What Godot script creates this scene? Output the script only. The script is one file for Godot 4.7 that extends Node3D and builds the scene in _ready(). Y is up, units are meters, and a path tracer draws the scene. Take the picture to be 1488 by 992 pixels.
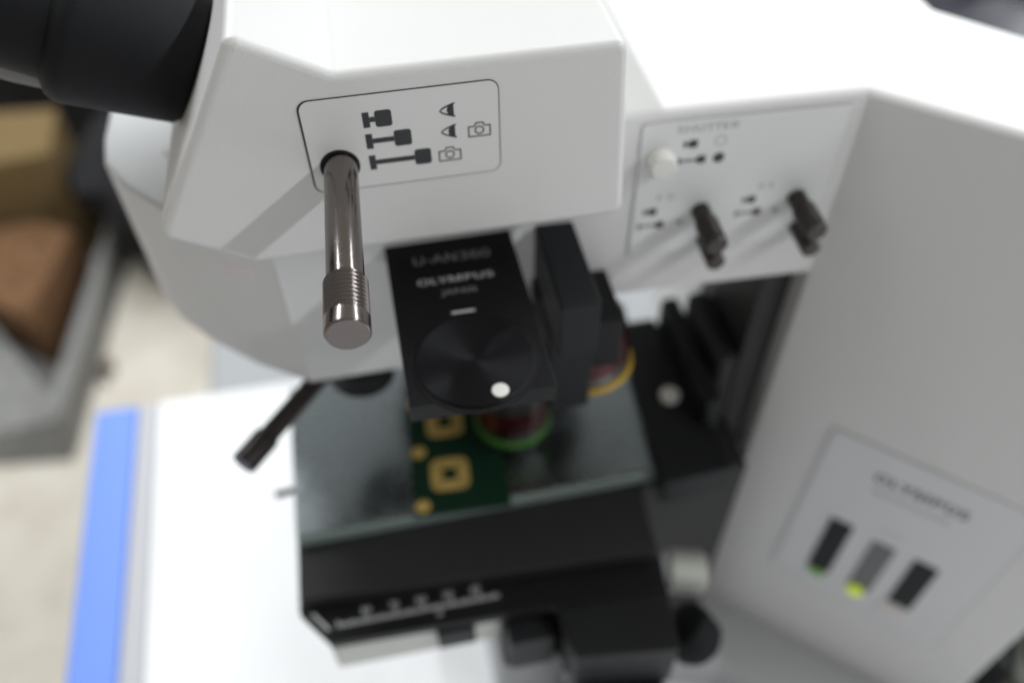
extends Node3D
# Close-up of a reflected-light microscope on a bench. Lengths below are millimetres, drawn at MM metres each.
# The origin is where the steel pull rod leaves the viewing head; x runs to the back of the instrument, z to its right side.
const MM := 0.001
const IDN := Transform3D.IDENTITY
var rng := RandomNumberGenerator.new()
var M := {}
var arm_face := Transform3D(Vector3(0.9991, 0, 0.042), Vector3.UP, Vector3(-0.042, 0, 0.9991), Vector3(65, 0, -20))
var pillar_face := Transform3D(Vector3(0.738, 0, 0.675), Vector3.UP, Vector3(-0.675, 0, 0.738), Vector3(143.7, 0, -17))

func _ready():
	rng.seed = 7
	camera_and_light()
	make_materials()
	setting()
	microscope()
	slider()
	specimen()
	surroundings()

# ------------------------------------------------------------------ camera and light
func camera_and_light():
	var cam := Camera3D.new()
	cam.name = "camera"
	cam.transform = Transform3D(Basis(Vector3(0.98197, -0.01351, 0.18853), Vector3(0.15050, 0.65931, -0.73666), Vector3(-0.11435, 0.75175, 0.64946)).orthonormalized(), Vector3(10.314, 122.873, 167.539) * MM)
	var at := CameraAttributesPhysical.new()
	at.frustum_focal_length = 30.2
	at.frustum_focus_distance = 0.1795
	at.frustum_near = 0.01
	at.frustum_far = 40.0
	at.exposure_aperture = 5.5
	cam.attributes = at
	cam.fov = 43.34
	cam.near = 0.01
	cam.far = 40.0
	add_child(cam)
	cam.current = true
	var env := Environment.new()
	env.background_mode = Environment.BG_COLOR
	env.background_color = Color(0.36, 0.362, 0.37).linear_to_srgb()
	env.tonemap_mode = Environment.TONE_MAPPER_LINEAR
	env.tonemap_exposure = 0.71
	env.sdfgi_enabled = true
	env.ssao_enabled = true
	env.ssil_enabled = true
	var we := WorldEnvironment.new()
	we.name = "world_environment"
	we.environment = env
	add_child(we)
	# two rows of ceiling tubes that run along z; the right-hand row throws the rod's shadow
	ceiling_lamp("long fluorescent ceiling lamp to the rear of the microscope", Vector3(1900, 1500, -100), 90, 6400, 19.0)
	ceiling_lamp("long fluorescent ceiling lamp to the front of the microscope", Vector3(-850, 1600, -2100), 90, 3400, 10.5)

func ceiling_lamp(label: String, c: Vector3, width: float, length: float, energy: float):
	var t := thing("ceiling_lamp", label, "ceiling lamp", c, "ceiling lamps in two rows")
	var housing := StandardMaterial3D.new()
	housing.albedo_color = Color(0.8, 0.8, 0.8)
	housing.roughness = 0.5
	part("lamp_housing", box(c.x - width / 2 - 30, c.x + width / 2 + 30, c.y + 14, c.y + 70, c.z - length / 2 - 30, c.z + length / 2 + 30, 6), housing, t)
	var glow := StandardMaterial3D.new()
	glow.albedo_color = Color(0.9, 0.9, 0.9)
	glow.emission_enabled = true
	glow.emission = Color(0.965, 0.985, 1.0)
	glow.emission_energy_multiplier = 3.0
	part("lamp_tube", box(c.x - width / 2, c.x + width / 2, c.y, c.y + 14, c.z - length / 2, c.z + length / 2, 4), glow, t)
	var l := AreaLight3D.new()
	l.name = "tube_light"
	l.area_size = Vector2(width, length) * MM
	l.light_energy = energy
	l.light_color = Color(0.965, 0.985, 1.0)
	l.area_range = 12.0
	l.area_attenuation = 2.0
	l.shadow_enabled = true
	l.basis = Basis(Vector3.RIGHT, -PI / 2)
	t.add_child(l)
	l.position = Vector3(0, -4, 0) * MM

# ------------------------------------------------------------------ helpers
func thing(called: String, label: String, category: String, base: Vector3, group := "") -> Node3D:
	var o := Node3D.new()
	o.name = numbered(self, called)
	add_child(o)
	o.position = base * MM
	o.set_meta("label", label)
	o.set_meta("category", category)
	if group:
		o.set_meta("group", group)
	return o

func numbered(parent: Node, called: String) -> String:
	if not parent.has_node(called):
		return called
	var k := 1
	while parent.has_node("%s_%03d" % [called, k]):
		k += 1
	return "%s_%03d" % [called, k]

# commits triangles (outward = counter-clockwise, mm, scene axes) as one named mesh under parent
func part(called: String, tris: PackedVector3Array, mat: Material, parent: Node3D = self, crease := 38.0, polar := Vector3.INF) -> MeshInstance3D:
	var o := MeshInstance3D.new()
	o.name = numbered(parent, called)
	var off := Vector3.ZERO
	var p: Node = parent
	while p != self:
		off += (p as Node3D).position
		p = p.get_parent()
	o.mesh = solid(tris, off, crease, polar)
	o.mesh.surface_set_material(0, mat)
	parent.add_child(o)
	return o

func structure(called: String, tris: PackedVector3Array, mat: Material) -> MeshInstance3D:
	var o := part(called, tris, mat)
	o.set_meta("kind", "structure")
	return o

func single(called: String, tris: PackedVector3Array, mat: Material, label: String, category: String) -> MeshInstance3D:
	var o := part(called, tris, mat)
	o.set_meta("label", label)
	o.set_meta("category", category)
	return o

func solid(t: PackedVector3Array, off: Vector3, crease: float, polar: Vector3) -> ArrayMesh:
	var n := t.size() / 3
	var fn := PackedVector3Array()
	fn.resize(n)
	var at := {}
	var keys: Array[Vector3i] = []
	keys.resize(n * 3)
	for i in n:
		var c := (t[3 * i + 1] - t[3 * i]).cross(t[3 * i + 2] - t[3 * i])
		fn[i] = c
		for j in 3:
			var k := Vector3i((t[3 * i + j] * 500.0).round())
			keys[3 * i + j] = k
			if not at.has(k):
				at[k] = PackedInt32Array()
			at[k].append(i)
	var lim := cos(deg_to_rad(crease))
	var vs := PackedVector3Array()
	var ns := PackedVector3Array()
	var uvs := PackedVector2Array()
	for i in n:
		if fn[i].length_squared() < 1e-16:
			continue
		var me := fn[i].normalized()
		var corner: Array[Vector2] = []
		if polar.is_finite():
			corner = polar_uv(t[3 * i] - polar, t[3 * i + 1] - polar, t[3 * i + 2] - polar)
		for j in [0, 2, 1]:
			var s := Vector3.ZERO
			for k in at[keys[3 * i + j]]:
				if fn[k].normalized().dot(me) > lim:
					s += fn[k]
			vs.append(t[3 * i + j] * MM - off)
			ns.append(s.normalized())
			if polar.is_finite():
				uvs.append(corner[j])
	var arr := []
	arr.resize(Mesh.ARRAY_MAX)
	arr[Mesh.ARRAY_VERTEX] = vs
	arr[Mesh.ARRAY_NORMAL] = ns
	if polar.is_finite():
		arr[Mesh.ARRAY_TEX_UV] = uvs
	var m := ArrayMesh.new()
	m.add_surface_from_arrays(Mesh.PRIMITIVE_TRIANGLES, arr)
	return m

# texture coordinates that run round a vertical axis (the lathe marks of a turned face)
func polar_uv(a: Vector3, b: Vector3, d: Vector3) -> Array[Vector2]:
	var o: Array[Vector2] = []
	var mid := (a + b + d) / 3.0
	var m := atan2(mid.z, mid.x)
	for q in [a, b, d]:
		var an := m if Vector2(q.x, q.z).length() < 0.01 else m + wrapf(atan2(q.z, q.x) - m, -PI, PI)
		o.append(Vector2(an / TAU, Vector2(q.x, q.z).length() * 0.05))
	return o

func loft(rings: Array, cap0 := true, cap1 := true) -> PackedVector3Array:
	var out := PackedVector3Array()
	for k in rings.size() - 1:
		var a: PackedVector3Array = rings[k]
		var b: PackedVector3Array = rings[k + 1]
		for i in a.size():
			var j := (i + 1) % a.size()
			out.append_array([a[i], a[j], b[j], a[i], b[j], b[i]])
	if cap0:
		out.append_array(flip(cap(rings[0])))
	if cap1:
		out.append_array(cap(rings[-1]))
	return out

func cap(r: PackedVector3Array) -> PackedVector3Array:
	var out := PackedVector3Array()
	var c := Vector3.ZERO
	for p in r:
		c += p / r.size()
	for i in r.size():
		out.append_array([c, r[i], r[(i + 1) % r.size()]])
	return out

func flip(t: PackedVector3Array) -> PackedVector3Array:
	var o := t.duplicate()
	for i in t.size() / 3:
		o[3 * i + 1] = t[3 * i + 2]
		o[3 * i + 2] = t[3 * i + 1]
	return o

# outline of a polygon with rounded corners: [centre, normal, sign, radius] per point
func rounded(poly: PackedVector2Array, r: float) -> Array:
	if Geometry2D.is_polygon_clockwise(poly):
		poly = poly.duplicate()
		poly.reverse()
	var out := []
	var n := poly.size()
	for i in n:
		var v := poly[i]
		var d0 := (v - poly[(i + n - 1) % n]).normalized()
		var d1 := (poly[(i + 1) % n] - v).normalized()
		var n0 := Vector2(d0.y, -d0.x)
		var n1 := Vector2(d1.y, -d1.x)
		var convex := d0.cross(d1) >= 0
		var k := (n0 + n1) * r / (1.0 + n0.dot(n1))
		var turn := absf(n0.angle_to(n1))
		var steps := maxi(1, int(ceil(turn / 0.3)))
		for s in steps + 1:
			var nn := n0.rotated(n0.angle_to(n1) * s / steps)
			out.append([v - k if convex else v + k, nn, 1.0 if convex else -1.0, r])
	return out

func ring2(outline: Array, inset: float, wide := Vector2.ZERO) -> PackedVector2Array:
	var o := PackedVector2Array()
	for q in outline:
		var k := 1.0 + maxf(0.0, (q[1] as Vector2).dot(wide))
		o.append(q[0] + q[1] * q[2] * (q[3] - q[2] * inset * k))
	return o

# prism over a polygon in (u, v), extruded from w0 to w1, rounded corners r, rounded rims b0 and b1
func prism(poly: PackedVector2Array, w0: float, w1: float, r: float, b0: float, b1: float, xf := IDN, wide := Vector2.ZERO) -> PackedVector3Array:
	var line := rounded(poly, maxf(maxf(r, 0.001), maxf(b0, b1)))
	var levels := []
	var st := 4
	if b0 > 0:
		for s in st + 1:
			var a := PI / 2 * s / st
			levels.append([b0 * (1 - sin(a)), w0 + b0 * (1 - cos(a))])
	else:
		levels.append([0.0, w0])
	if b1 > 0:
		for s in st + 1:
			var a := PI / 2 * s / st
			levels.append([b1 * (1 - cos(a)), w1 - b1 * (1 - sin(a))])
	else:
		levels.append([0.0, w1])
	var rings := []
	for l in levels:
		var q := PackedVector3Array()
		for p in ring2(line, l[0], wide):
			q.append(Vector3(p.x, p.y, l[1]))
		rings.append(q)
	var out := loft(rings, false, false)
	for e in [0, levels.size() - 1]:
		var flat := ring2(line, levels[e][0], wide)
		var tri := Geometry2D.triangulate_polygon(flat)
		for i in tri.size() / 3:
			var a := flat[tri[3 * i]]
			var b := flat[tri[3 * i + 1]]
			var c := flat[tri[3 * i + 2]]
			if ((b - a).cross(c - a) > 0) != (e > 0):
				var s := b
				b = c
				c = s
			var w: float = levels[e][1]
			out.append_array([Vector3(a.x, a.y, w), Vector3(b.x, b.y, w), Vector3(c.x, c.y, w)])
	return xf * out

func rect(u0: float, u1: float, v0: float, v1: float) -> PackedVector2Array:
	return PackedVector2Array([Vector2(u0, v0), Vector2(u1, v0), Vector2(u1, v1), Vector2(u0, v1)])

func box(x0: float, x1: float, y0: float, y1: float, z0: float, z1: float, r := 1.0) -> PackedVector3Array:
	return prism(rect(x0, x1, y0, y1), z0, z1, r, r, r)

# prism standing over a plan polygon given as (x, z)
func plan(pts: PackedVector2Array, y0: float, y1: float, r: float, b0: float, b1: float) -> PackedVector3Array:
	var q := PackedVector2Array()
	for p in pts:
		q.append(Vector2(p.x, -p.y))
	return prism(q, y0, y1, r, b0, b1, Transform3D(Basis(Vector3.RIGHT, Vector3.FORWARD, Vector3.UP), Vector3.ZERO))

# flat ring: a closed line of a given width round a polygon
func outline(poly: PackedVector2Array, r: float, width: float, w0: float, w1: float, xf: Transform3D) -> PackedVector3Array:
	var line := rounded(poly, r)
	var a := ring2(line, 0)
	var b := ring2(line, width)
	var rings := []
	for q in [[a, w0], [a, w1], [b, w1], [b, w0], [a, w0]]:
		var g := PackedVector3Array()
		for p in q[0]:
			g.append(Vector3(p.x, p.y, q[1]))
		rings.append(g)
	return xf * loft(rings, false, false)

# axis frame: w along dir at origin o
func along(o: Vector3, dir: Vector3) -> Transform3D:
	var w := dir.normalized()
	var u := (Vector3.UP if absf(w.y) < 0.9 else Vector3.RIGHT).cross(w).normalized()
	return Transform3D(Basis(u, w.cross(u), w), o)

# turned body: profile of (radius, height along w)
func lathe(profile: PackedVector2Array, xf: Transform3D, n := 48) -> PackedVector3Array:
	var rings := []
	for p in profile:
		var g := PackedVector3Array()
		for i in n:
			g.append(Vector3(p.x * cos(TAU * i / n), p.x * sin(TAU * i / n), p.y))
		rings.append(g)
	return xf * loft(rings, profile[0].x > 0.001, profile[-1].x > 0.001)

func rod_profile(r: float, h0: float, h1: float, b := 0.3) -> PackedVector2Array:
	return PackedVector2Array([Vector2(r - b, h0), Vector2(r, h0 + b), Vector2(r, h1 - b), Vector2(r - b, h1)])

func tube(path: PackedVector3Array, r: float, n := 14) -> PackedVector3Array:
	var c := Curve3D.new()
	c.bake_interval = r * 1.2
	for i in path.size():
		var d := (path[mini(i + 1, path.size() - 1)] - path[maxi(i - 1, 0)]) / 5.0
		c.add_point(path[i], -d, d)
	var pts := c.get_baked_points()
	var rings := []
	var u := Vector3.ZERO
	for i in pts.size():
		var w := (pts[mini(i + 1, pts.size() - 1)] - pts[maxi(i - 1, 0)]).normalized()
		u = (u - w * u.dot(w)).normalized() if u != Vector3.ZERO else along(Vector3.ZERO, w).basis.x
		var v := w.cross(u)
		var g := PackedVector3Array()
		for k in n:
			g.append(pts[i] + (u * cos(TAU * k / n) + v * sin(TAU * k / n)) * r)
		rings.append(g)
	return loft(rings)

# printed words: centred at (u, v) of a frame, of a given width and cap height
func words(called: String, text: String, u: float, v: float, width: float, height: float, w: float, xf: Transform3D, mat: Material, parent: Node3D, font := "Droid Sans", weight := 400):
	var tm := TextMesh.new()
	var f := SystemFont.new()
	f.font_names = PackedStringArray([font])
	f.font_weight = weight
	tm.font = f
	tm.font_size = 64
	tm.pixel_size = 0.01
	tm.depth = 0.05
	tm.curve_step = 2.0
	tm.text = text
	var a := tm.surface_get_arrays(0)
	var vs: PackedVector3Array = a[Mesh.ARRAY_VERTEX]
	var idx: PackedInt32Array = a[Mesh.ARRAY_INDEX]
	var lo := Vector3.INF
	var hi := -Vector3.INF
	for p in vs:
		lo = lo.min(p)
		hi = hi.max(p)
	var out := PackedVector3Array()
	for i in idx.size() / 3:
		for j in [0, 2, 1]:
			var p := vs[idx[3 * i + j]]
			out.append(Vector3(u + ((p.x - lo.x) / (hi.x - lo.x) - 0.5) * width, v + ((p.y - lo.y) / (hi.y - lo.y) - 0.5) * height, w + (p.z - lo.z) / (hi.z - lo.z) * 0.05))
	return part(called, xf * out, mat, parent, 5.0)

# ------------------------------------------------------------------ materials
func noise_tex(freq: float, seed_: int, octaves := 3, size := 512, ramp: Gradient = null) -> NoiseTexture2D:
	var f := FastNoiseLite.new()
	f.noise_type = FastNoiseLite.TYPE_SIMPLEX_SMOOTH
	f.frequency = freq
	f.seed = seed_
	f.fractal_octaves = octaves
	var t := NoiseTexture2D.new()
	t.width = size
	t.height = size
	t.seamless = true
	t.generate_mipmaps = false
	t.noise = f
	if ramp:
		t.color_ramp = ramp
	return t

func ramp(stops: Array) -> Gradient:
	var g := Gradient.new()
	g.offsets = PackedFloat32Array(stops.map(func(s): return s[0]))
	g.colors = PackedColorArray(stops.map(func(s): return s[1]))
	return g

func lin(r: float, g: float, b: float) -> Color:
	return Color(r, g, b).linear_to_srgb()

func mat(name_: String, c: Color, rough: float, metal := 0.0) -> StandardMaterial3D:
	var m := StandardMaterial3D.new()
	m.resource_name = name_
	m.albedo_color = c
	m.roughness = rough
	m.metallic = metal
	M[name_] = m
	return m

func grain(m: StandardMaterial3D, tex: Texture2D, per_metre: float, cm: float):
	m.heightmap_enabled = true
	m.heightmap_texture = tex
	m.heightmap_scale = cm
	m.uv1_triplanar = true
	m.uv1_scale = Vector3.ONE * per_metre

func tinted(m: StandardMaterial3D, tex: Texture2D, per_metre: float):
	m.albedo_texture = tex
	m.albedo_color = Color.WHITE
	m.uv1_triplanar = true
	m.uv1_scale = Vector3.ONE * per_metre

# a grey texture of handling scratches and specks
func scratched(low: float, high: float) -> ImageTexture:
	var im := Image.create(512, 512, false, Image.FORMAT_RGB8)
	im.fill(Color(low, low, low))
	for i in 520:
		var p := Vector2(rng.randf(), rng.randf()) * 512.0
		var a := rng.randf_range(-0.35, 0.35) + (PI / 2 if rng.randf() < 0.35 else 0.0)
		var v := lerpf(low, high, rng.randf())
		for k in rng.randi_range(2, 46):
			p += Vector2(cos(a), sin(a))
			im.set_pixel(posmod(int(p.x), 512), posmod(int(p.y), 512), Color(v, v, v))
	for i in 900:
		var q := Vector2i(rng.randi_range(0, 511), rng.randi_range(0, 511))
		im.set_pixelv(q, Color(high, high, high))
	return ImageTexture.create_from_image(im)

func make_materials():
	var peel := noise_tex(0.05, 3, 2)
	var fine := noise_tex(0.09, 5, 3)
	var p := mat("white_paint", lin(0.74, 0.735, 0.725), 0.42)
	grain(p, peel, 95.0, 0.0042)
	p = mat("grey_paint", lin(0.73, 0.735, 0.735), 0.5)
	grain(p, peel, 95.0, 0.0042)
	mat("panel_white", lin(0.76, 0.76, 0.76), 0.45)
	mat("panel_grey", lin(0.72, 0.73, 0.75), 0.35)
	mat("label_white", lin(0.75, 0.745, 0.735), 0.4)
	mat("ink", lin(0.028, 0.03, 0.035), 0.5)
	mat("faint_ink", lin(0.30, 0.31, 0.33), 0.5)
	mat("white_ink", lin(0.62, 0.62, 0.62), 0.5)
	mat("dim_ink", lin(0.24, 0.24, 0.25), 0.5)
	p = mat("steel", lin(0.21, 0.187, 0.178), 0.2, 1.0)
	p.roughness = 1.0
	p.roughness_texture = scratched(0.2, 0.55)
	p.uv1_triplanar = true
	p.uv1_scale = Vector3(38, 38, 38)
	p.heightmap_enabled = true
	p.heightmap_texture = fine
	p.heightmap_scale = 0.0006
	mat("steel_end", lin(0.21, 0.187, 0.178), 0.45, 1.0)
	mat("dark_metal", lin(0.06, 0.053, 0.05), 0.34, 0.9)
	mat("bright_metal", lin(0.55, 0.54, 0.53), 0.3, 1.0)
	p = mat("black_anodised", lin(0.0065, 0.0065, 0.0075), 0.45)
	p.metallic_specular = 0.32
	grain(p, fine, 150.0, 0.0015)
	p = mat("black_dial", lin(0.019, 0.019, 0.022), 0.48, 0.8)
	p.anisotropy_enabled = true
	p.anisotropy = -0.92
	mat("seat_black", lin(0.02, 0.02, 0.022), 0.22, 0.5)
	mat("black_plastic", lin(0.009, 0.0095, 0.011), 0.5)
	p = M.black_plastic
	p.metallic_specular = 0.35
	p = mat("black_rubber", lin(0.005, 0.0053, 0.0065), 0.65)
	p.metallic_specular = 0.35
	grain(p, fine, 150.0, 0.003)
	p = mat("black_paint", lin(0.019, 0.0182, 0.0192), 0.5)
	p.metallic_specular = 0.4
	grain(p, fine, 120.0, 0.003)
	mat("hole_black", lin(0.006, 0.006, 0.006), 0.8)
	mat("chrome_red", lin(0.06, 0.010, 0.012), 0.22, 0.6)
	mat("satin_chrome", lin(0.13, 0.125, 0.12), 0.3, 1.0)
	mat("ring_green", lin(0.065, 0.20, 0.03), 0.4)
	mat("ring_yellow", lin(0.48, 0.30, 0.025), 0.4)
	p = mat("plate_mirror", lin(0.36, 0.40, 0.405), 0.2, 1.0)
	p.roughness = 1.0
	p.roughness_texture = noise_tex(0.008, 71, 4, 512, ramp([[0.0, Color(0.20, 0.20, 0.20)], [0.5, Color(0.25, 0.25, 0.25)], [1.0, Color(0.33, 0.33, 0.33)]]))
	p.uv1_triplanar = true
	p.uv1_scale = Vector3.ONE * 14.0
	mat("glass_edge", lin(0.20, 0.25, 0.235), 0.25)
	p = mat("board_green", lin(0.010, 0.055, 0.028), 0.5)
	p.metallic_specular = 0.3
	tinted(p, noise_tex(0.02, 21, 4, 512, ramp([[0.0, lin(0.004, 0.020, 0.010)], [1.0, lin(0.006, 0.031, 0.016)]])), 40.0)
	mat("gold", lin(0.66, 0.46, 0.14), 0.5, 0.5)
	mat("scale_white", lin(0.6, 0.6, 0.6), 0.5)
	p = mat("plate_metal", lin(0.52, 0.53, 0.49), 0.4, 0.3)
	p = mat("bench_white", lin(0.80, 0.80, 0.81), 0.35)
	tinted(p, noise_tex(0.01, 31, 4, 512, ramp([[0.0, lin(0.80, 0.805, 0.815)], [1.0, lin(0.86, 0.86, 0.865)]])), 3.0)
	mat("bench_grey", lin(0.48, 0.48, 0.51), 0.45)
	p = mat("base_grey", lin(0.46, 0.47, 0.48), 0.5)
	grain(p, peel, 95.0, 0.0042)
	mat("bench_blue", lin(0.08, 0.23, 0.80), 0.4)
	p = mat("floor", lin(0.62, 0.56, 0.46), 0.5)
	tinted(p, noise_tex(0.012, 41, 5, 1024, ramp([[0.0, lin(0.60, 0.54, 0.45)], [0.5, lin(0.69, 0.635, 0.545)], [1.0, lin(0.74, 0.695, 0.61)]])), 0.8)
	mat("floor_stain", lin(0.10, 0.075, 0.05), 0.6)
	p = mat("cardboard", lin(0.36, 0.22, 0.11), 0.9)
	tinted(p, noise_tex(0.015, 51, 4, 512, ramp([[0.0, lin(0.085, 0.036, 0.014)], [0.5, lin(0.15, 0.072, 0.03)], [1.0, lin(0.23, 0.135, 0.055)]])), 4.0)
	mat("cardboard_pale", lin(0.18, 0.12, 0.048), 0.9)
	p = mat("crate_grey", lin(0.36, 0.36, 0.35), 0.6)
	tinted(p, noise_tex(0.02, 61, 4, 512, ramp([[0.0, lin(0.17, 0.17, 0.165)], [1.0, lin(0.34, 0.335, 0.315)]])), 3.0)
	p = mat("black_cloth", lin(0.014, 0.014, 0.016), 0.9)
	grain(p, fine, 10.0, 0.3)
	mat("bracket_grey", lin(0.27, 0.275, 0.28), 0.5)
	mat("collar_grey", lin(0.10, 0.098, 0.10), 0.5)
	mat("black_cabinet", lin(0.012, 0.012, 0.014), 0.5)
	mat("cabinet_grey", lin(0.33, 0.34, 0.35), 0.5)
	mat("bag_plastic", lin(0.035, 0.035, 0.047), 0.35)
	mat("sticker_pink", lin(0.76, 0.70, 0.705), 0.5)
	mat("button_white", lin(0.78, 0.77, 0.73), 0.4)
	mat("box_olive", lin(0.12, 0.12, 0.095), 0.5)
	p = mat("led_green", lin(0.45, 0.55, 0.03), 0.3)
	p.emission_enabled = true
	p.emission = lin(0.58, 0.76, 0.01)
	p.emission_energy_multiplier = 0.6
	p = mat("led_dim", lin(0.12, 0.30, 0.04), 0.3)
	p.emission_enabled = true
	p.emission = lin(0.13, 0.32, 0.03)
	p.emission_energy_multiplier = 0.3

# ------------------------------------------------------------------ setting
func setting():
	structure("floor", box(-5000, 5000, -1110, -1100, -6000, 4000, 2), M.floor)
	structure("ceiling", box(-4200, 4200, 1700, 1760, -5200, 3600, 2), mat("ceiling_white", lin(0.75, 0.75, 0.74), 0.8))

# ------------------------------------------------------------------ microscope
func microscope():
	var t := thing("microscope", "white laboratory microscope with steel pull rod and black stage", "microscope", Vector3(140, -350, -20))
	# viewing head, a prism across the arm
	var poly := PackedVector2Array([Vector2(-17.4, 35), Vector2(-45.8, -13.9), Vector2(-24.9, -26.5), Vector2(70.4, -27), Vector2(67.9, 23.3), Vector2(2.6, 23.6)])
	var head := part("viewing_head", prism(poly, -105, 0, 3.0, 2.0, 2.0, IDN, Vector2(-0.42, 0.24)), M.white_paint, t, 30)
	icon_plate(head)
	pull_rod(t)
	# eyepieces on the sloping front of the head
	var ax := Vector3(-0.866, 0.5, 0)
	for e in [-38.0, -92.0]:
		var f := along(Vector3(-30.5, 9, e), ax)
		var ep := part("eyepiece", lathe(PackedVector2Array([Vector2(12, -2), Vector2(12.5, 1.5), Vector2(15.6, 1.8), Vector2(17.0, 3.2), Vector2(20.4, 28.0), Vector2(20.2, 30.0), Vector2(19.2, 31.8), Vector2(17.6, 32.8), Vector2(16.4, 33.5), Vector2(17.5, 90), Vector2(21.5, 100), Vector2(22, 124), Vector2(20, 126), Vector2(11, 126)]), f, 72), M.black_rubber, t)
		part("eyepiece_tube", lathe(PackedVector2Array([Vector2(10, 0), Vector2(17, 0), Vector2(19.0, 24), Vector2(20.5, 40), Vector2(20.5, 90), Vector2(16, 91)]), along(Vector3(-31.5, 5.5, e - 8), ax), 64), M.collar_grey, ep)
	# arm and pillar
	var arm_plan := PackedVector2Array([Vector2(45, -21), Vector2(143.7, -17), Vector2(236, 67.4), Vector2(272, 48), Vector2(184, -55), Vector2(184, -145), Vector2(45, -145)])
	var arm := part("arm", plan(arm_plan, -78, -9.7, 2.5, 0, 2.5), M.white_paint, t, 30)
	shutter_panel(arm)
	var nose_line := PackedVector2Array([Vector2(47, -20.5), Vector2(-24.5, -20), Vector2(-42, -31.5), Vector2(-58, -46), Vector2(-69, -59), Vector2(-75.5, -71), Vector2(-77, -84), Vector2(-76.5, -140), Vector2(47, -140)])
	var nose := part("arm_nose", plan(nose_line, -100, -39, 1.6, 1.5, 1.6), M.grey_paint, t, 24)
	part("corner_bead", lathe(rod_profile(0.9, -98.5, -40, 0.3), along(Vector3(-24.6, 0, -20.7), Vector3.UP), 20), M.white_paint, nose)
	part("sticker", prism(rect(-46.5, -36.5, -45, -40.6), 0.05, 0.25, 0.4, 0, 0, Transform3D(Basis(Vector3(1, 0, 0.65).normalized(), Vector3.UP, Vector3(-0.65, 0, 1).normalized()), Vector3(0, 0, 5.6))), M.sticker_pink, nose)
	part("cover_screw", lathe(PackedVector2Array([Vector2(3.4, 0), Vector2(3.4, 0.5), Vector2(2.9, 0.9)]), along(Vector3(-54, -39, -72), Vector3.UP)), M.grey_paint, nose)
	var pil_plan := PackedVector2Array([Vector2(143.7, -17), Vector2(236, 67.4), Vector2(272, 48), Vector2(184, -55), Vector2(184, -145), Vector2(144.5, -145)])
	var pillar := part("pillar", plan(pil_plan, -345, -78, 2.5, 0, 0), M.white_paint, t, 30)
	light_panel(pillar)
	part("inner_face", box(132, 143.6, -317.5, -78.4, -66, -24, 0.8), M.black_paint, t)
	part("side_rail", box(132.4, 143.6, -317.5, -78.4, -70.4, -66.4, 0.8), M.panel_white, t)
	var base_plan := PackedVector2Array([Vector2(26, 14), Vector2(106, 14), Vector2(140, 24), Vector2(226, 98), Vector2(262, 62), Vector2(262, -145), Vector2(26, -145)])
	part("base", plan(base_plan, -350, -318, 8, 0, 8), M.base_grey, t, 30)
	# nosepiece with its objectives
	var tilt := Vector3(-0.19, 0.98, 0.05)
	var turret := part("nosepiece", lathe(PackedVector2Array([Vector2(24, -12), Vector2(34, -11), Vector2(40, -6), Vector2(41, -1), Vector2(40, 0), Vector2(30, 1), Vector2(30, 14)]), along(Vector3(40, -110, -58), tilt), 72), M.black_anodised, t)
	turret.set_meta("label", "black revolving nosepiece below the arm")
	part("slot_block", box(51, 62.5, -66, -45, -30, 13.5, 0.8), M.black_plastic, t)
	part("slot_cover", box(50.2, 74, -88, -66.5, -30, 2, 1.0), M.black_anodised, t)
	objective(t, Vector3(43.5, -140, -23), Vector3(0, -1, 0), M.ring_green, 30)
	objective(t, Vector3(68.6, -101.5, -12), Vector3(0.16, -0.98, 0.08), M.ring_yellow, 22)
	part("slot_lever", box(50.4, 64, -103, -66.2, -22, 5, 1.2), M.black_plastic, t)
	part("locking_screw", lathe(PackedVector2Array([Vector2(2.6, 0), Vector2(2.6, 3), Vector2(2, 3.8), Vector2(0, 4)]), along(Vector3(46.6, -74, -20), Vector3(0, 0, 1)), 24), M.bright_metal, t)
	part("port_cap", lathe(PackedVector2Array([Vector2(10, -2), Vector2(11.5, -1), Vector2(11.5, 8), Vector2(10.5, 9), Vector2(0, 9)]), along(Vector3(-8, -103, -31), Vector3(-0.1, -1, 0))), M.black_plastic, t)
	# steel handle below the nose
	var h0 := Vector3(-23, -104, -25)
	var h1 := Vector3(-48, -105.5, 4)
	var hf := along(h0, h1 - h0)
	var hl := (h1 - h0).length()
	var hd := part("handle_rod", lathe(rod_profile(3.3, -14, hl * 0.68), hf, 32), M.dark_metal, t)
	part("handle_end", lathe(PackedVector2Array([Vector2(3.3, hl * 0.66), Vector2(4.2, hl * 0.7), Vector2(4.2, hl - 0.4), Vector2(3.7, hl)]), hf, 32), M.dark_metal, hd)
	stage(t)

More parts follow.
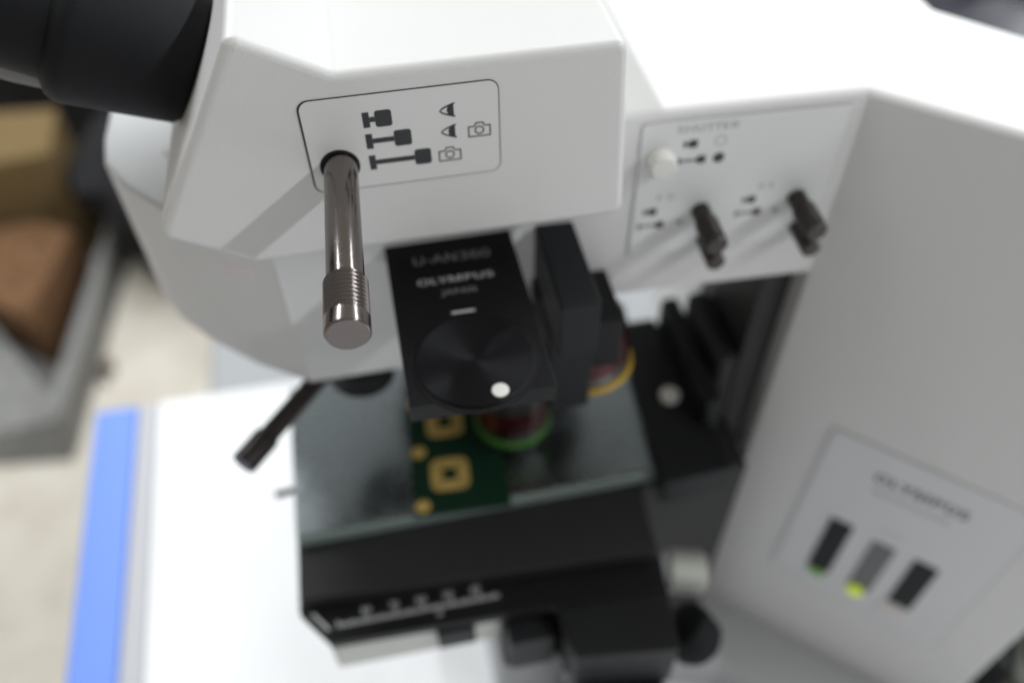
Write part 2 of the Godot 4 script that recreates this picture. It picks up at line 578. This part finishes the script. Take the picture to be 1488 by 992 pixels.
func icon_plate(head: Node3D):
	var f := IDN
	part("icon_plate_edge", prism(rect(-6.9, 38.0, -7.0, 18.1), -0.05, 0.16, 2.6, 0, 0, f), M.ink, head)
	part("icon_plate", prism(rect(-6.45, 37.75, -6.8, 17.85), -0.05, 0.24, 2.4, 0, 0.06, f), M.label_white, head)
	var w0 := 0.24
	var w1 := 0.29
	var k := 0
	for row in [[11.55, 9.6, 13.4], [5.85, 13.3, 17.3], [-0.05, 17.5, 21.4]]:
		var y: float = row[0]
		part("pull_rod_symbol", prism(rect(6.85, 8.4, y - 2.0, y + 2.0), w0, w1, 0.1, 0, 0), M.ink, head)
		part("pull_rod_symbol", prism(rect(8.42, row[1] - 0.02, y - 0.66, y + 0.66), w0, w1, 0.02, 0, 0), M.ink, head)
		part("pull_rod_symbol", prism(rect(row[1], row[2], y - 2.15, y + 2.15), w0, w1, 0.7, 0, 0), M.ink, head)
		k += 1
	for y in [11.55, 5.9]:
		eye_symbol(head, Vector2(24.1, y), w0, w1)
	camera_symbol(head, Vector2(33.1, 5.55), w0, w1)
	camera_symbol(head, Vector2(25.8, -0.25), w0, w1)
	part("rod_hole", lathe(PackedVector2Array([Vector2(4.65, -0.1), Vector2(4.65, 0.30), Vector2(4.55, 0.32), Vector2(0, 0.32)]), along(Vector3.ZERO, Vector3(0, 0, 1))), M.hole_black, head)

func eye_symbol(head: Node3D, tip: Vector2, w0: float, w1: float):
	var up := PackedVector2Array()
	var n := 8
	for s in [1.0, -1.0]:
		var a := PackedVector2Array()
		for i in n + 1:
			var q := float(i) / n
			a.append(tip + Vector2(3.6 * q, s * 1.95 * pow(q, 0.58)))
		var lower := PackedVector2Array()
		for i in n + 1:
			var q := float(n - i) / n
			lower.append(tip + Vector2(3.6 * q + 0.05, s * maxf(1.95 * pow(q, 0.58) - 0.42, 0.0)) + (Vector2(0.35, 0) if i == n else Vector2.ZERO))
		a.append_array(lower)
		part("eye_symbol", prism(a, w0, w1, 0.0, 0, 0), M.ink, head)
	for i in 11:
		var th := PI / 2 + PI * i / 10
		up.append(tip + Vector2(3.1 + 1.35 * cos(th), 1.5 * sin(th)))
	up.append(tip + Vector2(3.35, -1.3))
	up.append(tip + Vector2(3.35, 1.3))
	part("eye_symbol", prism(up, w0, w1, 0.0, 0, 0), M.ink, head)

func camera_symbol(head: Node3D, c: Vector2, w0: float, w1: float):
	var p := PackedVector2Array([Vector2(-2.7, -2.0), Vector2(2.7, -2.0), Vector2(2.7, 1.05), Vector2(1.35, 1.05), Vector2(0.95, 1.95), Vector2(-0.85, 1.95), Vector2(-1.25, 1.05), Vector2(-2.7, 1.05)])
	part("camera_symbol", outline(p, 0.12, 0.33, w0, w1, Transform3D(Basis(), Vector3(c.x, c.y, 0))), M.ink, head)
	var o := PackedVector2Array()
	for i in 20:
		o.append(Vector2(cos(TAU * i / 20), sin(TAU * i / 20)) * 1.15)
	part("camera_symbol", outline(o, 0.05, 0.33, w0, w1, Transform3D(Basis(), Vector3(c.x, c.y - 0.2, 0))), M.ink, head)

func pull_rod(t: Node3D):
	var f := along(Vector3(0.15, 0, 0), Vector3(-0.034, 0, 1))
	var shaft := part("pull_rod", lathe(PackedVector2Array([Vector2(3.9, -3), Vector2(3.95, 38.2), Vector2(3.7, 38.7), Vector2(3.7, 39.2)]), f, 64), M.steel, t)
	shaft.set_meta("label", "polished steel pull rod with ribbed end")
	var pr := PackedVector2Array([Vector2(3.6, 39.0), Vector2(4.2, 39.05)])
	var h := 39.1
	for i in 9:
		for k in 8:
			pr.append(Vector2(4.32 - 0.31 * cos(TAU * k / 8.0), h + 1.16 * k / 8.0))
		h += 1.16
	pr.append_array([Vector2(4.60, h), Vector2(4.63, h + 0.2), Vector2(4.63, 53.0), Vector2(4.2, 53.5)])
	part("ribbed_end", lathe(pr, f, 72), M.steel, shaft, 50)
	part("end_face", lathe(PackedVector2Array([Vector2(4.2, 53.48), Vector2(4.15, 53.55), Vector2(0.0, 53.5)]), f, 72), M.steel_end, shaft)

func shutter_panel(arm: Node3D):
	var f := arm_face
	part("panel_edge", prism(rect(15.2, 75.3, -61.7, -13.1), 0.0, 0.22, 1.5, 0, 0, f), mat("groove_grey", lin(0.58, 0.58, 0.58), 0.5), arm)
	part("shutter_panel", prism(rect(15.5, 75.0, -61.4, -13.4), 0.0, 0.36, 1.4, 0, 0.2, f), M.panel_white, arm)
	var w := 0.37
	words("lettering", "SHUTTER", 34, -15.9, 17.5, 2.1, w, f, M.faint_ink, arm)
	words("lettering", "F S", 24.7, -39.1, 4.8, 2.0, w, f, M.faint_ink, arm)
	words("lettering", "A S", 55.1, -38.7, 4.8, 2.0, w, f, M.faint_ink, arm)
	for r in [[29.5, -21.0, 0.0], [31.6, -26.6, 4.0], [20.4, -44.2, 0.0], [22.2, -49.6, 4.0], [50.8, -43.5, 0.0], [52.4, -48.6, 4.0]]:
		var u: float = r[0]
		var v: float = r[1]
		var lg: float = r[2]
		var right: float = u + 2.2 + (lg * 0.25)
		part("pull_knob_symbol", prism(rect(right - 2.6, right, v - 1.3, v + 1.3), w, w + 0.05, 0.3, 0, 0, f), M.ink, arm)
		part("pull_knob_symbol", prism(rect(right - 3.4 - lg, right - 2.62, v - 0.35, v + 0.35), w, w + 0.05, 0.02, 0, 0, f), M.ink, arm)
		part("pull_knob_symbol", prism(rect(right - 4.1 - lg, right - 3.42 - lg, v - 1.1, v + 1.1), w, w + 0.05, 0.02, 0, 0, f), M.ink, arm)
	var o := PackedVector2Array()
	for i in 24:
		o.append(Vector2(cos(TAU * i / 24), sin(TAU * i / 24)) * 1.7)
	part("open_circle_symbol", outline(o, 0.05, 0.25, w, w + 0.05, f * Transform3D(Basis(), Vector3(38.3, -20.8, 0))), M.faint_ink, arm)
	part("closed_circle_symbol", prism(o, w, w + 0.05, 0.05, 0, 0, f * Transform3D(Basis(), Vector3(38.6, -26.6, 0))), M.ink, arm)
	for q in [Vector2(30.3, -49.4), Vector2(60.3, -48.7)]:
		part("closed_circle_symbol", prism(o, w, w + 0.05, 0.05, 0, 0, f * Transform3D(Basis.from_scale(Vector3(0.6, 0.6, 1)), Vector3(q.x, q.y, 0))), M.faint_ink, arm)
	part("shutter_button", lathe(PackedVector2Array([Vector2(4.0, 0.5), Vector2(4.0, 4.2), Vector2(3.4, 5.0), Vector2(0, 5.2)]), f * along(Vector3(21.4, -25.2, 0), Vector3(0, 0, 1))), M.button_white, arm)
	# two aperture pull knobs
	for q in [[Vector2(36.2, -45.4), 0.0], [Vector2(65.9, -44.4), 1.0]]:
		var a := f * along(Vector3(q[0].x, q[0].y, 0), Vector3(0, 0, 1))
		var pr := PackedVector2Array([Vector2(2.9, 0.6), Vector2(2.9, 6.0), Vector2(3.3, 6.3)])
		for i in 8:
			pr.append_array([Vector2(3.45, 6.4 + i * 1.1), Vector2(3.45, 6.9 + i * 1.1), Vector2(3.2, 7.1 + i * 1.1), Vector2(3.2, 7.3 + i * 1.1)])
		pr.append_array([Vector2(3.4, 15.4), Vector2(3.4, 16.4), Vector2(2.9, 17.0)])
		var kn := part("aperture_knob", lathe(pr, a, 40), M.dark_metal, arm)
		var side: Vector2 = q[0] + Vector2(3.4, -12.0)
		var b := f * along(Vector3(side.x, side.y, 0), Vector3(0, 0, 1))
		part("centring_screw", lathe(rod_profile(2.9, 0.3, 12.0, 0.5), b, 32), M.dark_metal, kn)

func light_panel(pillar: Node3D):
	var f := pillar_face
	var q := PackedVector2Array([Vector2(26.5, -258), Vector2(104.5, -264), Vector2(104.5, -148), Vector2(27, -146.5)])
	part("panel_edge", prism(q, 0.0, 0.4, 3, 0, 0, f), M.groove_grey, pillar)
	var q2 := PackedVector2Array([Vector2(27.3, -257.2), Vector2(103.7, -263), Vector2(103.7, -148.8), Vector2(27.8, -147.3)])
	part("light_panel", prism(q2, 0.0, 0.8, 2.6, 0, 0.3, f), M.panel_grey, pillar)
	var w := 0.82
	words("lettering", "OLYMPUS", 66, -163.8, 35, 5.6, w, f, M.ink, pillar, "Droid Sans", 700)
	words("lettering", "MICROSCOPE", 64.6, -172.3, 29, 3.2, w, f, M.faint_ink, pillar)
	words("lettering", "I / O", 64.6, -194.5, 7, 2.6, w, f, M.faint_ink, pillar)
	part("switch_slot", prism(rect(41.3, 51.0, -243.5, -201), w, w + 0.5, 0.6, 0, 0.15, f), M.black_plastic, pillar)
	part("switch_slot", prism(rect(59.8, 69.4, -244, -203.5), w, w + 0.5, 0.6, 0, 0.15, f), mat("slot_grey", lin(0.16, 0.165, 0.17), 0.5), pillar)
	part("switch_slot", prism(rect(77.0, 86.8, -241, -203.5), w, w + 0.5, 0.6, 0, 0.15, f), M.black_plastic, pillar)
	part("indicator_led", lathe(PackedVector2Array([Vector2(3.5, 0), Vector2(3.5, 1.0), Vector2(2.7, 2.0), Vector2(0, 2.3)]), f * along(Vector3(64.0, -244.8, 1.2), Vector3(0, 0, 1))), M.led_green, pillar)
	part("indicator_led", prism(rect(42.5, 49.5, -248.2, -243.8), w, w + 1.0, 1.5, 0, 0.4, f), M.led_dim, pillar)
	part("switch_key", prism(rect(75, 87.5, -254, -243), w, w + 0.8, 1.5, 0, 0.5, f), M.sticker_pink, pillar)

func objective(t: Node3D, c: Vector3, down: Vector3, ring: Material, up: float):
	var f := along(c, down)
	var o := part("objective", lathe(PackedVector2Array([Vector2(10, -up - 6), Vector2(13.4, -up), Vector2(13.9, -up + 1), Vector2(13.9, -2.6), Vector2(13.0, 2.6), Vector2(8.5, 6.0), Vector2(6.4, 6.6), Vector2(5.8, 8.0), Vector2(0, 8.0)]), f, 64), M.satin_chrome, t)
	part("red_band", lathe(PackedVector2Array([Vector2(14.0, -minf(up - 2, 18)), Vector2(14.2, -minf(up - 2, 18) + 0.3), Vector2(14.2, -6.3), Vector2(14.0, -6.0)]), f, 64), M.chrome_red, o)
	part("colour_ring", lathe(PackedVector2Array([Vector2(13.9, -1.6), Vector2(14.5, -1.4), Vector2(14.5, 0.7), Vector2(13.3, 1.0)]), f, 64), ring, o)

func stage(t: Node3D):
	var top := PackedVector2Array([Vector2(-41.5, -62), Vector2(104, -82), Vector2(86.5, 5), Vector2(85, 34), Vector2(-41, 28)])
	var st := part("stage", plan(top, -163, -156, 1.2, 0.6, 0.6), M.black_paint, t)
	var ledge := PackedVector2Array([Vector2(-42.5, -60), Vector2(84, -60), Vector2(84, 45), Vector2(-32.5, 41.5), Vector2(-42.5, 29)])
	part("scale_ledge", plan(ledge, -168.4, -163.3, 1.0, 0.6, 0.6), M.black_anodised, st)
	# engraved scale on the ledge
	var f := Transform3D(Basis(Vector3(1, 0, 0.0).normalized(), Vector3.FORWARD, Vector3.UP), Vector3(0, -163.2, 0))
	for i in 57:
		var x := -29.5 + i
		var lg := 2.6 if i % 10 == 0 else 2.0 if i % 5 == 0 else 1.5
		part("scale_tick", prism(rect(x - 0.24, x + 0.24, -36.9, -36.9 + lg), 0, 0.06, 0.01, 0, 0, f), M.scale_white, st)
	for i in 5:
		words("scale_number", ["80", "70", "60", "50", "40"][i], -19.5 + i * 9.6, -32.5, 3.3, 2.6, 0, f, M.scale_white, st)
	part("vernier", box(3.5, 17, -181, -168.6, 38, 44, 0.8), M.black_plastic, st)
	words("vernier_mark", "0", 5.6, -38.6, 1.6, 2.0, 0.05, f, M.scale_white, st)
	part("corner_mark", prism(PackedVector2Array([Vector2(-38.5, -30.5), Vector2(-33, -37.4), Vector2(-32.2, -37.0), Vector2(-37.6, -30)]), 0, 0.06, 0.02, 0, 0, f), M.scale_white, st)
	part("stage_pin", lathe(rod_profile(1.3, -4, 8, 0.3), along(Vector3(-41.5, -159.5, -19), Vector3(-1, 0, 0.1)), 20), M.dark_metal, st)
	part("lower_plate", box(-33.5, 27, -189, -171.4, -60, 40.6, 1.2), M.plate_metal, t)
	part("plate_support", box(-26, 84, -171.2, -168.6, -60, 31, 0.5), M.black_paint, t)
	part("side_guide", box(28, 44, -195, -171.4, -40, 51, 1.0), M.black_plastic, t)
	part("lower_bracket", box(25.5, 50, -236, -195.2, -40, 49, 1.5), M.bracket_grey, t)
	# drive housing and its knobs
	var hz := part("drive_housing", plan(PackedVector2Array([Vector2(43.5, 33), Vector2(88, 30), Vector2(84, 66), Vector2(48.5, 62)]), -196, -165, 1.2, 0.8, 1.0), M.black_plastic, t)
	part("housing_foot", box(50, 82, -212, -196.2, 40, 72, 1.0), M.black_anodised, hz)
	part("housing_screw", lathe(rod_profile(1.6, 0, 1.2), along(Vector3(76, -196.2, 70), Vector3(0, 0.2, 1)), 20), M.bright_metal, hz)
	var kd := part("stage_knob", lathe(PackedVector2Array([Vector2(9, 0), Vector2(11, 1), Vector2(11, 17), Vector2(10, 18)]), along(Vector3(60, -214, 58), Vector3(0, -1, 0))), M.bright_metal, t)
	part("knob_grip", lathe(PackedVector2Array([Vector2(13, 18.2), Vector2(14.5, 19), Vector2(14.5, 36), Vector2(13, 37)]), along(Vector3(60, -214, 58), Vector3(0, -1, 0))), M.black_rubber, kd)
	var cl := part("clamp_collar", lathe(rod_profile(8.5, 0, 15, 1.2), along(Vector3(93, -186, 28), Vector3(0.95, -0.1, 0.2))), M.plate_metal, t)
	part("clamp_knob", lathe(PackedVector2Array([Vector2(4, -2), Vector2(9.5, 0), Vector2(10.5, 3), Vector2(10.5, 11), Vector2(8.5, 14), Vector2(0, 15)]), along(Vector3(94, -190, 48), Vector3(0.5, -0.75, 0.45))), M.black_rubber, cl)
	# focusing carriage between stage and pillar
	var ca := part("focus_carriage", plan(PackedVector2Array([Vector2(97, -66), Vector2(113, -66), Vector2(120, 12), Vector2(92, 14), Vector2(92, 6)]), -160, -146, 1.5, 1, 1), M.black_plastic, t)
	part("focus_column", box(87.5, 131.4, -317.6, -160.4, -66, 4, 1.5), M.black_paint, t)
	part("carriage_rib", box(113.5, 121, -160, -132, -64, -8, 2), M.black_plastic, ca)
	part("carriage_rib", box(122.5, 131.6, -165, -126, -60, -22, 3), M.black_paint, ca)
	part("carriage_cap", lathe(PackedVector2Array([Vector2(3.9, 0), Vector2(3.9, 1.6), Vector2(3.4, 2.2), Vector2(0, 2.4)]), along(Vector3(106.5, -146, -24), Vector3(0, 1, 0))), M.button_white, ca)

# ------------------------------------------------------------------ analyser slider
func slider():
	var t := thing("analyzer_slider", "black analyzer slider with round dial and white dot, below the pull rod", "slider", Vector3(25, -52, 0))
	var body := part("slider_body", plan(PackedVector2Array([Vector2(7.2, 38.3), Vector2(44.2, 38.6), Vector2(43.2, -30), Vector2(6.3, -30)]), -51.6, -45, 0.6, 0.4, 0.4), M.black_anodised, t)
	var f := Transform3D(Basis(Vector3(1, 0, 0.005).normalized(), Vector3.FORWARD, Vector3.UP), Vector3(0, -44.98, 0))
	words("lettering", "U-AN360", 25.0, 12.5, 21.8, 3.3, 0, f, M.dim_ink, body)
	words("lettering", "OLYMPUS", 24.9, 3.7, 21.2, 2.3, 0, f, M.white_ink, body)
	words("lettering", "JAPAN", 24.9, -1.55, 9.8, 2.5, 0, f, M.dim_ink, body)
	part("index_mark", prism(rect(21.9, 28.2, -9.6, -8.9), 0, 0.05, 0.1, 0, 0, f), M.white_ink, body)
	var c := Vector3(25.5, -45, 27.2)
	var df := along(c, Vector3.UP)
	part("dial_gap", lathe(PackedVector2Array([Vector2(15.9, -0.2), Vector2(15.9, 0.06), Vector2(14.5, 0.06)]), df, 96), M.hole_black, body)
	part("dial_seat", lathe(PackedVector2Array([Vector2(16.6, -0.1), Vector2(16.4, 0.22), Vector2(16.1, 0.24), Vector2(15.85, -0.1)]), df, 96), M.seat_black, body)
	var pr := PackedVector2Array([Vector2(13, -2.6), Vector2(15.0, -2.5), Vector2(15.2, -2.2), Vector2(15.2, 0.7), Vector2(14.9, 1.1), Vector2(14.2, 1.1)])
	for i in 10:
		pr.append(Vector2(14.0 * (1 - i / 10.0), 1.0 - 0.75 * i / 10.0))
	pr.append(Vector2(0, 0.25))
	var dial := part("dial", lathe(pr, df, 128), M.black_dial, t, 30, c)
	part("index_dot", lathe(PackedVector2Array([Vector2(2.15, 0), Vector2(2.15, 0.35), Vector2(1.9, 0.45)]), along(c + Vector3(4.4, 0.85, 11.3), Vector3.UP), 40), M.button_white, dial)

# ------------------------------------------------------------------ specimen on the stage
func specimen():
	var g := thing("mirror_plate", "smudged mirror-like plate lying on the black stage under the circuit board", "plate", Vector3(28, -156, -30))
	part("plate_face", plan(PackedVector2Array([Vector2(-41.5, -61), Vector2(104, -80), Vector2(96, 4), Vector2(-40.4, 5.9)]), -155.8, -150.2, 0.3, 0.1, 0.1), M.plate_mirror, g)
	part("front_edge", plan(PackedVector2Array([Vector2(-40.4, 6.0), Vector2(96, 4.1), Vector2(96, 6), Vector2(-40.4, 7.9)]), -155.8, -150.3, 0.6, 0.5, 0.6), M.glass_edge, g)
	var t := thing("circuit_board", "green circuit board strip with square gold rings on the mirror-like plate", "circuit board", Vector3(24, -150, -25))
	var f := Transform3D(Basis(Vector3(0.9986, 0, 0.052), Vector3(0.052, 0, -0.9986), Vector3.UP), Vector3(24.5, -150.15, -25))
	part("board", prism(rect(-21, 14, -33.5, 33), 0, 1.0, 0.6, 0, 0.1, f), M.board_green, t)
	for y in [-17.5, 6.5, 30.0]:
		part("gold_ring", outline(rect(-14.0, 0.2, y - 7, y + 7), 3.4, 4.4, 1.0, 1.12, f), M.gold, t)
	for y in [-30.0, -6.5, 16.8]:
		var p := PackedVector2Array()
		for i in 16:
			p.append(Vector2(-17.8 + 2.9 * cos(TAU * i / 16), y + 2.7 * sin(TAU * i / 16)))
		part("gold_pad", prism(p, 1.0, 1.1, 0.1, 0, 0, f), M.gold, t)

# ------------------------------------------------------------------ bench and what stands round it
func surroundings():
	var t := thing("bench", "white bench top with a blue strip along its end", "bench", Vector3(300, -1100, 100))
	var dir := Vector2(0.035, 0.9994)
	var o := Vector2(-183, -235)
	var far := PackedVector2Array([o, o + Vector2(1300, 0) + Vector2(0, -8), o + Vector2(1300, 900), o + dir * 900])
	part("bench_top", plan(PackedVector2Array([(o + Vector2(14.5, 0)), o + Vector2(1300, 4), o + Vector2(1300, 900), (o + Vector2(14.5, 0)) + dir * 900]), -378, -350, 1, 1, 1), M.bench_white, t)
	part("grey_strip", plan(PackedVector2Array([(o + Vector2(0.3, 0)), (o + Vector2(14.2, 0)), (o + Vector2(14.2, 0)) + dir * 900, (o + Vector2(0.3, 0)) + dir * 900]), -378, -350.4, 0.6, 1, 1), M.bench_grey, t)
	part("blue_strip", plan(PackedVector2Array([(o + Vector2(-28, 0)), (o + Vector2(0, 0)), (o + Vector2(0, 0)) + dir * 900, (o + Vector2(-28, 0)) + dir * 900]), -378, -350.2, 0.8, 1, 1.5), M.bench_blue, t)
	for q in [Vector2(-120, -190), Vector2(1060, -190), Vector2(-90, 600), Vector2(1060, 600)]:
		part("leg", box(q.x - 25, q.x + 25, -1100, -378.4, q.y - 25, q.y + 25, 3), M.bench_grey, t)
	single("floor_cabinet", box(-213, 900, -1099, -600, -900, -380, 6), M.cabinet_grey, "low grey cabinet standing on the floor behind the bench", "cabinet")
	# crate with cardboard on the floor at the left
	var ct := thing("storage_crate", "grey crate on the floor with folded cardboard in it", "crate", Vector3(-700, -1100, -900))
	var low := [Vector2(-585, -775), Vector2(-524, -1500), Vector2(-960, -1540), Vector2(-960, -822)]
	var top := [Vector2(-589, -816), Vector2(-529, -1480), Vector2(-945, -1520), Vector2(-945, -1340)]
	var inner := [Vector2(-611, -862), Vector2(-553, -1452), Vector2(-920, -1490), Vector2(-905, -1310)]
	part("crate_body", loft([quad(low, -1100), quad(low, -1092), quad(top, -1034), quad(top, -1030), quad(inner, -1030), quad(inner, -1094)]), M.crate_grey, ct)
	single("cardboard_box", plan(PackedVector2Array([Vector2(-640, -985), Vector2(-592, -1210), Vector2(-660, -1250), Vector2(-850, -1240), Vector2(-800, -1120)]), -1093, -955, 3, 2, 2), M.cardboard, "brown cardboard box at the front of the grey crate", "cardboard box")
	single("cardboard_sheet", plan(PackedVector2Array([Vector2(-600, -1290), Vector2(-610, -1440), Vector2(-890, -1470), Vector2(-860, -1260)]), -1093, -835, 3, 2, 2), M.cardboard_pale, "pale tan cardboard carton at the back of the grey crate", "carton")
	single("black_bag", loft_bag(Vector3(-385, -1100, -1320), 190, 360), M.black_cloth, "black bag on the floor beside the grey crate", "bag")
	single("black_cabinet", box(-1000, -250, -1099.5, -640, -1800, -1620, 5), M.black_cabinet, "black cabinet standing on the floor behind the grey crate", "cabinet")
	var smear := PackedVector2Array()
	for i in 18:
		var r := 22.0 + 7.0 * sin(i * 2.3) + 4.0 * sin(i * 5.1)
		smear.append(Vector2(-560 + r * cos(TAU * i / 18), -967 + 1.3 * r * sin(TAU * i / 18)))
	single("floor_stain", plan(smear, -1099.9, -1096, 0.5, 0, 0.4), M.floor_stain, "small dark brown stain on the beige floor", "stain")
	single("plastic_bag", loft_bag(Vector3(1420, -1100, -1330), 330, 430), M.bag_plastic, "dark grey plastic bag on the floor behind the microscope arm", "bag")
	single("floor_cable", tube(PackedVector3Array([Vector3(1100, -1088, -1500), Vector3(1150, -900, -1330), Vector3(1290, -690, -1300), Vector3(1400, -730, -1080), Vector3(1420, -1000, -960), Vector3(1450, -1088, -800)]), 14), M.black_rubber, "thick black cable draped over the dark grey plastic bag", "cable")
	var pb := thing("power_box", "dark olive box with a black cable beside the microscope base", "power supply", Vector3(300, -350, 90))
	part("case", plan(PackedVector2Array([Vector2(272, 52), Vector2(286, 31), Vector2(350, 12), Vector2(390, 120), Vector2(300, 160)]), -349.5, -306, 3, 1, 3), M.box_olive, pb)
	part("case_edge", plan(PackedVector2Array([Vector2(266, 56), Vector2(290, 25), Vector2(296, 30), Vector2(272, 62)]), -349.5, -296, 1, 0, 1), M.black_plastic, pb)
	part("cable", tube(PackedVector3Array([Vector3(282, -296, 70), Vector3(284, -290, 56), Vector3(292, -288, 46), Vector3(306, -291, 48), Vector3(320, -298, 64), Vector3(330, -299, 84)]), 5), M.black_rubber, pb)

func quad(pts: Array, y: float) -> PackedVector3Array:
	var o := PackedVector3Array()
	for p in pts:
		o.append(Vector3(p.x, y, p.y))
	return o

func loft_bag(c: Vector3, r: float, h: float) -> PackedVector3Array:
	var nz := FastNoiseLite.new()
	nz.seed = 9
	nz.frequency = 1.2
	var rings := []
	for k in 13:
		var q := k / 12.0
		var rad := r * (0.75 + 0.25 * sin(q * 2.6)) * (1.0 if k < 9 else 1.0 - (k - 8) * 0.21)
		var g := PackedVector3Array()
		for i in 40:
			var a := TAU * i / 40
			var d := 1.0 + 0.22 * nz.get_noise_3d(cos(a) * 1.5, q * 2.5, sin(a) * 1.5)
			g.append(c + Vector3(cos(a) * rad * d, q * h, -sin(a) * rad * d))
		rings.append(g)
	return loft(rings)
